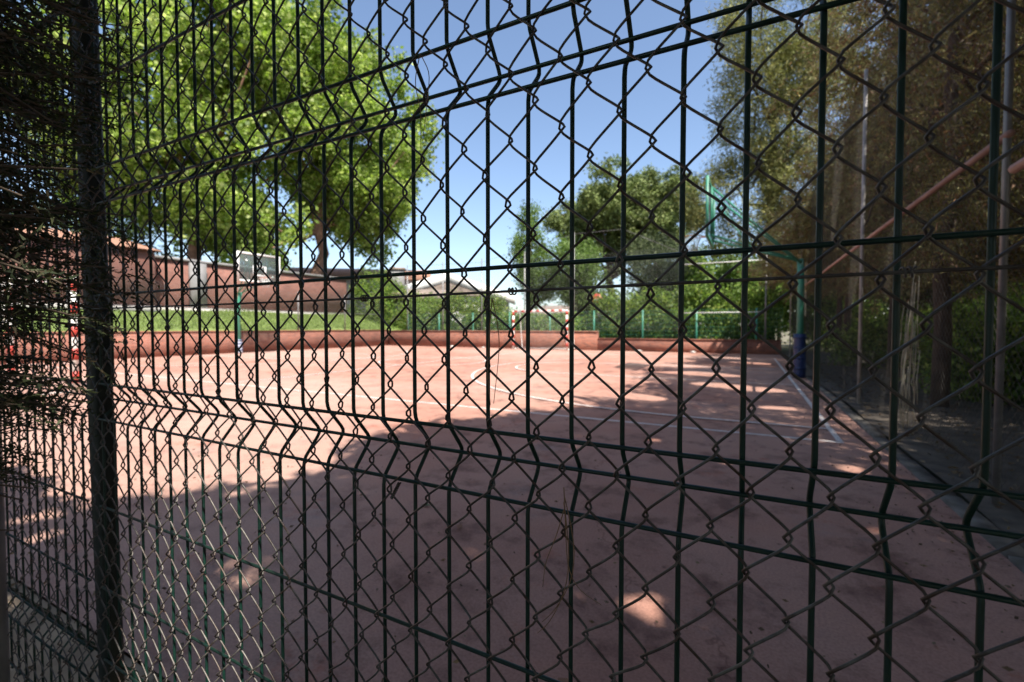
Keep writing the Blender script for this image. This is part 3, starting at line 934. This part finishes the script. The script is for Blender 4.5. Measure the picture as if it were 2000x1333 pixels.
def gaps(P):  # drops leaves along the sun rays to draw the wanted lit areas
    G = P - SUN[None, :] * (P[:, 2:3] / SUN[2])
    gx, gy = G[:, 0], G[:, 1]
    wob = 0.10 * np.sin(gy * 5.1) + 0.10 * np.sin(gy * 11.0 + gx * 3) + 0.07 * np.sin(gy * 23 + gx * 17) + 0.06 * np.sin(gx * 31)
    dist = gx - edge_x(gy)
    fine = np.sin(gx * 19 + 1.7 * np.sin(gy * 13)) * np.sin(gy * 17 + 1.3 * np.sin(gx * 11)) + 0.4 * np.sin(gx * 41 + gy * 37)
    keep = ((dist > wob) & (fine < np.minimum(dist * 1.3 - 0.25, 1.12))) | (gy < 1.34 + 0.12 * np.sin(gx * 2.2) + 0.08 * np.sin(gx * 9))
    # far court: streaky light between the crowns
    st = np.sin(gy * 2.7 + 0.5 * np.sin(gx * 1.3)) + 0.6 * np.sin(gx * 2.1 + gy * 0.8)
    keep &= ~((gy > 7.5) & (gy < 21) & (gx < 0.6) & (gx > -5) & (st > 0.62 + 0.25 * (gx + 1.5)))
    # the branches stop short of the basket
    keep &= ~((P[:, 0] < 1.5) & (P[:, 1] > 4) & (P[:, 1] < 14.6) & (P[:, 2] < 5.3))
    # small openings that let single sun flecks through
    for fx, fy, fr in FLECKS:
        keep &= ((gx - fx) ** 2 + ((gy - fy) * 1.1) ** 2) > (fr * 0.68 + 0.025 + 0.03 * np.sin(7 * np.arctan2(gy - fy, gx - fx))) ** 2
    # sun fleck that reaches the lower left of the near fence
    t = (P[:, 1] - 0.45) / SUN[1]
    F = P - SUN[None, :] * t[:, None]
    keep &= ~((F[:, 0] > -1.15 + 0.06 * np.sin(F[:, 2] * 9)) & (F[:, 0] < -0.66) & (F[:, 2] > -0.05) & (F[:, 2] < 0.98) & (P[:, 1] < 0.4))
    return keep


conifers = [
    ((2.75, 3.6, 0.05), 11.0, 3.1, 3.6, 'dark conifer nearest the camera beyond the right fence'),
    ((2.45, 8.7, 0.05), 9.0, 2.7, 1.7, 'brownish conifer whose dark trunk stands behind the right fence'),
    ((2.9, 13.2, 0.05), 9.5, 3.1, 1.9, 'tall conifer hanging over the green basket at right'),
    ((2.7, 17.6, 0.05), 9.5, 3.0, 2.4, 'conifer with sunlit edge beyond the right basket'),
    ((3.2, 22.6, 0.05), 8.5, 2.9, 2.6, 'conifer at the far right corner of the court'),
]
for i, (b, top, rad, low, lab) in enumerate(conifers):
    x, y, z = b
    mid = (low + top) / 2
    ells = [(x, y, mid - 0.6, rad, rad, (top - low) * 0.42), (x, y, mid + 1.6, rad * 0.72, rad * 0.72, (top - low) * 0.36),
            (x - 0.9, y + 0.4, low + 1.4, rad * 0.75, rad * 0.8, 1.3)]
    make_tree('conifer', lab, b, (x + 0.1, y, top - 1), 0.11, ells, *[(2300, 60, 0.05, 0.10, 0.022), (3700, 60, 0.045, 0.09, 0.020), (3500, 60, 0.05, 0.095, 0.022), (2200, 60, 0.06, 0.12, 0.024), (2000, 60, 0.06, 0.12, 0.024)][i],
              DARKCON, M['bark'], M['conifer'], tri=True, group='conifers beyond the right fence', limbs=60, shell=0.25, cull=gaps, spray=0.55)
for (b, top, rad, low, lab) in [  # unseen trees; some added only to shade court, soil and fence
    ((2.7, 0.5, 0), 10.5, 3.0, 4.2, 'unseen conifer added just right of the camera to shade the court'),
    ((3.5, -1.2, 0), 8.5, 2.8, 3.0, 'conifer standing behind the camera to the right'),
    ((-0.4, -3.0, 0), 8.0, 2.9, 3.2, 'conifer standing right behind the camera'),
    ((-3.8, -3.4, 0), 7.0, 2.6, 2.8, 'conifer standing behind the camera to the left'),
    ((6.2, -5.0, 0), 10, 3.4, 1.5, 'tall conifer farther behind the camera'),
    ((6.6, 3.2, 0), 6.2, 2.6, 1.2, 'unseen low conifer added right of the camera to shade the soil'),
    ((6.8, 7.0, 0), 6.0, 2.4, 1.2, 'unseen low conifer added right of the dark trunk to shade the soil'),
    ((-7.2, -4.2, 0), 7.5, 2.8, 1.5, 'conifer far behind the camera to the left'),
    ((2.2, -6.5, 0), 8, 3.2, 0.8, 'unseen bushy conifer added well behind the camera to deepen the shade'),
]:
    x, y, z = b
    mid = (low + top) / 2
    make_tree('conifer', lab, b, (x + 0.1, y, top - 1), 0.18, [(x, y, mid, rad, rad, (top - low) * 0.5), (x, y + 0.6, mid + 1, rad * 0.7, rad * 0.7, (top - low) * 0.4)],
              330, 75, 0.32, 0.36, 0.10, DARKCON, M['bark'], M['conifer'], tri=True, group='conifers behind the camera', limbs=20, shell=0.25, cull=gaps)
make_tree('conifer', 'sunlit pine beyond the far right corner of the court', (0.9, 26.5, 0), (0.9, 26.5, 13), 0.25,
          [(0.7, 26.5, 12.0, 2.5, 2.5, 4.2), (-0.7, 26.6, 7.4, 2.6, 2.4, 2.4), (2.6, 27, 6, 2.6, 2.6, 2.4), (2.4, 26, 10.5, 2.6, 2.6, 4.5), (1.2, 25.6, 15.5, 3.0, 3.0, 4.0)], 480, 170, 0.30, 0.2, 0.05, [((0.16, 0.175, 0.05), 4), ((0.24, 0.24, 0.08), 3), ((0.09, 0.10, 0.03), 2), ((0.33, 0.31, 0.12), 1.5)], M['bark'], M['conifer'], tri=True, limbs=20)
make_tree('pine_tree', 'tall pine closing the view beyond the right fence', (8.5, 24, 0), (8.5, 24, 9), 0.22,
          [(8.5, 24, 8, 4.0, 4.0, 5), (6.5, 22, 5, 2.6, 2.6, 2.6)], 240, 170, 0.4, 0.22, 0.045, PINE, M['bark'], M['conifer'], tri=True, limbs=20)
make_tree('pine_tree', 'broad pine behind the shrubs beyond the right fence', (9.5, 17, 0), (9.5, 17, 8), 0.22,
          [(9.5, 17, 7.5, 3.6, 4.0, 4.6)], 220, 150, 0.4, 0.22, 0.045, PINE, M['bark'], M['conifer'], tri=True, limbs=20)
bench = thing('bench', 'low white bench beyond the right fence', 'bench', (4.1, 16.2, 0.06), rz=R(-20))
MB().box(-0.9, 0.9, -0.2, 0.2, 0.38, 0.45).build('seat', M['white_paint'], bench, False)
for s in (-0.7, 0.7):
    MB().box(s - 0.08, s + 0.08, -0.18, 0.18, -0.02, 0.379).build('leg', M['grey_render'], bench, False)

# leaf litter on the soil and on the court edge
n = 5600
lx = np.concatenate([RNG.uniform(1.3, 4.5, 3800), 1.17 - np.abs(RNG.normal(0, 0.25, 900)), RNG.uniform(-8, 1, 500), RNG.uniform(-5, 1.1, 400)])
ly = np.concatenate([RNG.uniform(1, 18, 3800), RNG.uniform(1, 14, 900), RNG.uniform(0.32, 0.9, 500), 0.9 + np.abs(RNG.normal(0, 2.2, 400))])
lz = np.where(lx > 1.29, 0.045 + soil_z(lx, ly), 0.012)
lz = np.where((lx <= 1.29) & (ly < 0.78), 0.004, lz)
U = unit(n)
U[:, 2] *= 0.15
lt = MB()
sz = np.where(lx > 1.2, 1.0, 0.5)[:, None]
blades(lt, np.c_[lx, ly, lz], 0.055 * sz, 0.022 * sz, [((0.13, 0.088, 0.05), 3), ((0.18, 0.13, 0.075), 2), ((0.07, 0.048, 0.03), 2)], U)
tag(lt.build('leaf_litter', M['conifer'], None, False, True), 'dry brown leaf litter along the right kerb and soil', 'leaf litter', kind='stuff')

# pale strands standing in for sunlit mesh on the right fence
glint = MB()
for i in range(34):
    y0 = 5.75 + RNG.normal() * 0.16
    z0 = 0.15 + RNG.random() * 0.9
    ln = 0.25 + RNG.random() * 0.6
    x0 = 1.40 - RNG.random() * 0.03
    glint.tube([(x0, y0, z0 + ln), (x0 - 0.02, y0 + RNG.normal() * 0.03, z0 + ln * 0.5), (x0 - 0.01, y0 + RNG.normal() * 0.06, z0)], 0.003, 4, (1, 0, 0))
tag(glint.build('mesh_glint', M['pale_glint']), 'pale strands standing in for sunlit mesh on the right fence', 'glint')

# ------------------------------------------------------------------ near fence: welded panels
D1 = 0.47
pf = thing('panel_fence', 'dark green welded wire panel fence with folded ribs close to the camera', 'fence', (0, D1, 0))
WR = 0.0026
folds = [(0.81, 0.735), (0.3434, 0.268), (-0.124, -0.2026), (-0.748, -0.823)]
Z_TOP, Z_BOT = H + 1.02, H - 0.98
prof = [(0, Z_TOP)]
for zt, zb in folds:
    zt, zb = zt + H, zb + H
    m_ = (zt + zb) / 2
    prof += [(0, zt + 0.010), (0.0015, zt + 0.002), (0.004, zt - 0.004), (0.026, m_ + 0.008), (0.0295, m_ + 0.002), (0.0295, m_ - 0.003), (0.026, m_ - 0.009), (0.004, zb + 0.004), (0.0015, zb - 0.002), (0, zb - 0.010)]
prof += [(0, Z_BOT)]
vp = np.array([(0, y, z) for y, z in prof])
vmb = MB()
vmb.tube(vp, WR, 8, (1, 0, 0))
first = vmb.build('vertical_wire', M['green_wire'], pf)
xs = [-0.0047 + 0.0551 * k for k in range(-23, 22)]
xs += [-1.375 - 0.0551 * k for k in range(0, 44)]
for i, x in enumerate(xs):
    if i == 0:
        first.location = (x, 0, 0)
    else:
        w_ = copy_obj(first, pf, (x + random.uniform(-0.0013, 0.0013), random.uniform(-0.0006, 0.0006), random.uniform(-0.004, 0.004)))
        w_.rotation_euler = (0, random.uniform(-0.0012, 0.0012), 0)
rails = [(z, 0) for z in (1.0, 0.528, 0.070, -0.398, -0.583, -0.96)]
for zt, zb in folds:
    rails += [(zt, 0), ((zt + zb) / 2, 0.0295), (zb, 0)]
for (x0, x1) in ((-1.28, 1.21), (-3.76, -1.34)):
    for z, dy in rails:
        MB().bar((x0, dy - 2 * WR + 0.0004, z + H), (x1, dy - 2 * WR + 0.0004, z + H), WR, 8).build('horizontal_wire', M['green_wire'], pf)
for px, lean in ((-1.312, -0.030), (1.245, 0), (-3.8, 0)):
    p = MB()
    c, wx, wy = 0.006, 0.025, 0.017
    ringp = [(-wx + c, -wy), (wx - c, -wy), (wx, -wy + c), (wx, wy - c), (wx - c, wy), (-wx + c, wy), (-wx, wy - c), (-wx, -wy + c)]
    V = [(px + a + lean * (z - 1.0), b + 0.012, z) for z in (-0.3, Z_TOP + 0.03) for a, b in ringp]
    p.add(V, [(i, (i + 1) % 8, 8 + (i + 1) % 8, 8 + i) for i in range(8)])
    post = p.build('post', M['green_post'], pf, False)

# ------------------------------------------------------------------ near fence: chain link in front of the panels
D2 = 0.438
cf = thing('chain_link_fence', 'rusty grey chain link mesh fence stretched in front of the green panels', 'fence', (0, D2, 0))
A_, HD = 0.0289, 0.0686          # column pitch, diamond height
WR2 = 0.00135


def warp(x, z):
    dx = 0.0035 * np.sin(x * 5.1 + z * 2.0) + 0.0022 * np.sin(x * 13 - z * 9 + 1.0) + 0.0012 * np.sin(z * 31 + x * 17)
    dz = 0.0045 * np.sin(x * 4.0 + 0.6) + 0.0030 * np.sin(x * 11 + z * 6.0) + 0.0013 * np.sin(x * 37 + z * 23)
    dy = 0.0045 * np.sin(x * 6.2 + z * 3.1 + 2.0) + 0.002 * np.sin(x * 15 + z * 12)
    # a pulled place near the tension wire
    b = np.exp(-(((x + 0.62) / 0.09) ** 2 + ((z - 1.20) / 0.07) ** 2))
    dx += 0.010 * b
    dz -= 0.009 * b
    b = np.exp(-(((x + 0.86) / 0.12) ** 2 + ((z - 0.75) / 0.12) ** 2))
    dy -= 0.007 * b
    dx -= 0.006 * b
    return dx, dy, dz


K0, K1 = -60, 30
ZL, ZH = 0.10, 2.08
E_, T_ = 0.0026, 0.0042
NPP = 14
kap = 0.945
for k in range(K0, K1):
    ph0 = (k % 2) * 0.5
    n0, n1 = int(math.floor(ZL / HD)), int(math.ceil(ZH / HD))
    u = np.arange(n0 * NPP, n1 * NPP + 1) / NPP
    phi = 2 * math.pi * (u - ph0) + math.pi          # left turn when u = ph0
    x = k * A_ + A_ / 2 + (A_ / 2 + E_) * np.arcsin(kap * np.cos(phi)) / math.asin(kap)
    s = np.sin(phi)
    y = T_ * s / np.sqrt(s * s + 0.10) * math.sqrt(1.10)
    z = u * HD
    wob = 0.0007 * np.sin(u * 2.7 + k * 1.9)
    dx, dy, dz = warp(x, z)
    mb = MB()
    mb.tube(np.c_[x + dx + wob, y + dy, z + dz], WR2, 5, (1, 0, 0))
    mb.build('link_wire', M['wire'], cf)
xx = np.linspace(-1.76, 0.86, 60)
MB().tube(np.c_[xx, -0.0075 + 0.001 * np.sin(xx * 9), H + 0.040 + 0.003 * np.sin(xx * 2.2)], 0.0016, 6, (0, 0, 1)).build('tension_wire', M['wire'], cf)
for tx in (-1.02, -0.445, -0.23, 0.098):
    zt = H + 0.040 + 0.003 * math.sin(tx * 2.2)
    a = np.linspace(0, 4.6 * math.pi, 26)
    MB().tube(np.c_[tx + 0.0012 * a / 2, -0.006 + 0.0036 * np.cos(a), zt + 0.0036 * np.sin(a)], 0.0009, 5, (1, 0, 0)).build('wire_tie', M['wire'], cf)
# twisted tie hanging at the lower rail
a = np.linspace(0, 9 * math.pi, 46)
for ph in (0, math.pi):
    tt = a / a[-1]
    MB().tube(np.c_[-0.382 - 0.013 * tt + 0.0016 * np.cos(a + ph), -0.008 + 0.0016 * np.sin(a + ph), H - 0.192 - 0.022 * tt], 0.0011, 5, (1, 0, 0)).build('wire_tie', M['wire'], cf)
pp = MB().bar((-1.745, -0.028, -0.3), (-1.745, -0.028, 2.1), 0.024, 14).build('post', M['steel'], cf)
a = np.linspace(0, 2 * math.pi, 20)
MB().tube(np.c_[-1.745 + 0.026 * np.cos(a), -0.028 + 0.026 * np.sin(a), 0.73 + 0.004 * np.sin(a * 2)], 0.002, 5, (0, 0, 1), False).build('band', M['wire'], pp)


# ------------------------------------------------------------------ pine needles caught in the mesh
def needles(label, strands):
    t = thing('pine_needles', label, 'pine needles', (0, 0, 0), 'dry pine needles caught in the mesh')
    for st in strands:
        P = np.array(st, float)
        tt = np.linspace(0, 1, len(P))
        q = np.linspace(0, 1, 14)
        Q = np.stack([np.interp(q, tt, P[:, i]) for i in range(3)], 1)
        Q[1:-1] = (Q[:-2] + 2 * Q[1:-1] + Q[2:]) / 4
        Q[1:-1] = (Q[:-2] + 2 * Q[1:-1] + Q[2:]) / 4
        MB().tube(Q, np.linspace(0.0006, 0.00035, 14), 5, (1, 0, 0)).build('needle', M['needle'], t)
    return t


needles('pale dry pine needles hanging high on the mesh against the sky',
        [[(-0.343, 0.426, 1.486), (-0.350, 0.424, 1.455), (-0.340, 0.424, 1.42), (-0.341, 0.424, 1.378)],
         [(-0.342, 0.426, 1.486), (-0.327, 0.424, 1.46), (-0.331, 0.424, 1.43), (-0.338, 0.424, 1.385)]])
needles('pair of dark pine needles hanging below the knot of the tension wire',
        [[(-0.247, 0.426, 1.202), (-0.240, 0.424, 1.18), (-0.236, 0.424, 1.15), (-0.244, 0.424, 1.088)],
         [(-0.247, 0.426, 1.202), (-0.250, 0.424, 1.16), (-0.252, 0.424, 1.12), (-0.248, 0.424, 1.086)]])
needles('tuft of brown pine needles curling down over the dark court',
        [[(-0.163, 0.424, 1.010), (-0.160, 0.422, 0.965), (-0.158, 0.421, 0.93), (-0.146, 0.420, 0.912), (-0.123, 0.420, 0.904)],
         [(-0.162, 0.424, 1.000), (-0.150, 0.422, 0.955), (-0.152, 0.421, 0.92), (-0.170, 0.420, 0.885), (-0.185, 0.420, 0.868)],
         [(-0.162, 0.424, 0.990), (-0.170, 0.422, 0.96), (-0.182, 0.421, 0.93), (-0.184, 0.420, 0.905)],
         [(-0.163, 0.424, 0.995), (-0.156, 0.422, 0.95), (-0.158, 0.421, 0.91), (-0.176, 0.420, 0.87), (-0.190, 0.420, 0.855)]])

# small things lying on the court
def fallen_leaf(x, y, label, c):
    V = [(0, 0, 0.006), (0.03, 0.018, 0.016), (0.075, 0, 0.008), (0.03, -0.02, 0.014), (0.035, 0, 0.006)]
    o = MB().add(V, [(0, 1, 4), (1, 2, 4), (2, 3, 4), (3, 0, 4)]).build('fallen_leaf', c)
    o.location = (x, y, 0.002)
    o.rotation_euler = (0, 0, RNG.random() * 6)
    tag(o, label, 'leaf')


M['green_leaf'] = plain('fresh_leaf', (0.09, 0.15, 0.04), (0.06, 0.1, 0.03), 20, 0.6)
M['dry_leaf'] = plain('dry_leaf', (0.26, 0.12, 0.06), (0.18, 0.08, 0.04), 20, 0.8)
fallen_leaf(-1.83, 2.36, 'green fallen leaf on the shaded court at the middle', M['green_leaf'])
fallen_leaf(-1.47, 2.15, 'small brown fallen leaf on the shaded court beside the green one', M['dry_leaf'])
fallen_leaf(-0.55, 1.38, 'brown fallen leaf on the court near the bottom edge', M['dry_leaf'])
for (x, y, r, lab) in [(-13.4, 22.1, 0.09, 'small pale stone at the foot of the back wall, left of the goal'),
                       (-15.6, 22.2, 0.12, 'pale stone at the foot of the back wall, farthest left'),
                       (-4.7, 22.25, 0.10, 'pale stone at the foot of the back wall, right of the goal'),
                       (-2.3, 22.2, 0.11, 'pale stone at the foot of the back wall, farthest right')]:
    V = unit(26) * r * np.array([1.3, 1, 0.6]) + np.array([0, 0, r * 0.4])
    import bmesh
    bm = bmesh.new()
    for v in V:
        bm.verts.new(v)
    bmesh.ops.convex_hull(bm, input=bm.verts)
    me = bpy.data.meshes.new('stone')
    bm.to_mesh(me)
    bm.free()
    me.materials.append(M['pale_stone'])
    o = bpy.data.objects.new('stone', me)
    COL.objects.link(o)
    o.location = (x, y, 0)
    tag(o, lab, 'stone')

# ------------------------------------------------------------------ dark cypress at the left edge
cyp = thing('cypress', 'dark fine leaved cypress pressed against the fence at the left edge', 'cypress', (-1.13, -0.05, 0))
tb = MB()
tb.tube(wobble_path((0, 0, -0.1), (0.02, 0.02, 2.9), 8, 0.01), np.linspace(0.05, 0.02, 8), 8)
tb.build('trunk', M['bark'], cyp)
CYP = [((0.026, 0.036, 0.015), 4), ((0.045, 0.055, 0.022), 3), ((0.06, 0.046, 0.024), 2), ((0.085, 0.095, 0.04), 1)]
stems, crown = MB(), MB()
LP, LU = [], []
for i in range(880):
    z0 = RNG.uniform(0.85, 2.6)
    # tip reaches towards the fence; the spread narrows at the lower end
    reach = np.interp(z0, [0.85, 1.0, 1.3, 1.7, 2.2, 2.6], [0.15, 0.40, 0.50, 0.52, 0.50, 0.4]) * RNG.uniform(0.62, 1.0)
    ang = RNG.uniform(0.15, 2.1)
    tip = np.array([reach * math.cos(ang), min(reach * math.sin(ang), 0.45), z0 + RNG.normal() * 0.07 - 0.04])
    src = np.array([0.02, 0.02, z0 + RNG.uniform(-0.05, 0.12)])
    Q = wobble_path(src, tip, 7, 0.018)
    stems.tube(Q, np.linspace(0.0045, 0.0012, 7), 5, (0.2, 0.3, 1))
    nt2 = int(26 * reach / 0.7) + 5
    for j in range(nt2):
        t = RNG.uniform(0.25, 1.0)
        p = Q[min(int(t * 6), 5)] + (Q[min(int(t * 6) + 1, 6)] - Q[min(int(t * 6), 5)]) * (t * 6 % 1)
        d = (tip - src) / (np.linalg.norm(tip - src) + 1e-6) * 0.7 + RNG.normal(size=3) * 0.62
        d /= np.linalg.norm(d)
        ln = RNG.uniform(0.025, 0.075)
        m_ = int(ln / 0.0042)
        s_ = np.linspace(0, 1, m_)[:, None]
        pts = p + d * ln * s_ + np.array([0, 0, -0.012]) * s_ ** 2
        LP.append(pts)
        LU.append(np.repeat(d[None], m_, 0) + RNG.normal(size=(m_, 3)) * 0.55)
LP, LU = np.concatenate(LP), np.concatenate(LU)
LU /= np.linalg.norm(LU, axis=1, keepdims=True)
ok = (LP[:, 1] < 0.474) & (LP[:, 1] > 0.24) & (LP[:, 2] > 0.93 + 0.05 * np.sin(LP[:, 0] * 40))
blades(crown, LP[ok], 0.0095, 0.0033, CYP, LU[ok], True)
stems.build('branches', M['twig'], cyp)
crown.build('crown', M['cypress_leaf'], cyp, False, True)
tw = MB()
for a, b in (((0.15, 0.30, 1.56), (0.23, 0.465, 1.575)), ((0.15, 0.28, 1.51), (0.03, 0.465, 1.53)), ((0.1, 0.3, 1.48), (0.06, 0.46, 1.40)), ((0.15, 0.25, 1.62), (0.2, 0.46, 1.68)), ((0.12, 0.28, 1.50), (0.0, 0.45, 1.44))):
    tw.tube(wobble_path(a, b, 7, 0.008), np.linspace(0.0018, 0.0007, 7), 5, (0.2, 0.3, 1))
tw.build('bare_twigs', M['twig'], cyp)
print('LEAVES', len(LP), 'TRIS', sum(len(m.loops) - 2 * len(m.polygons) for m in bpy.data.meshes))
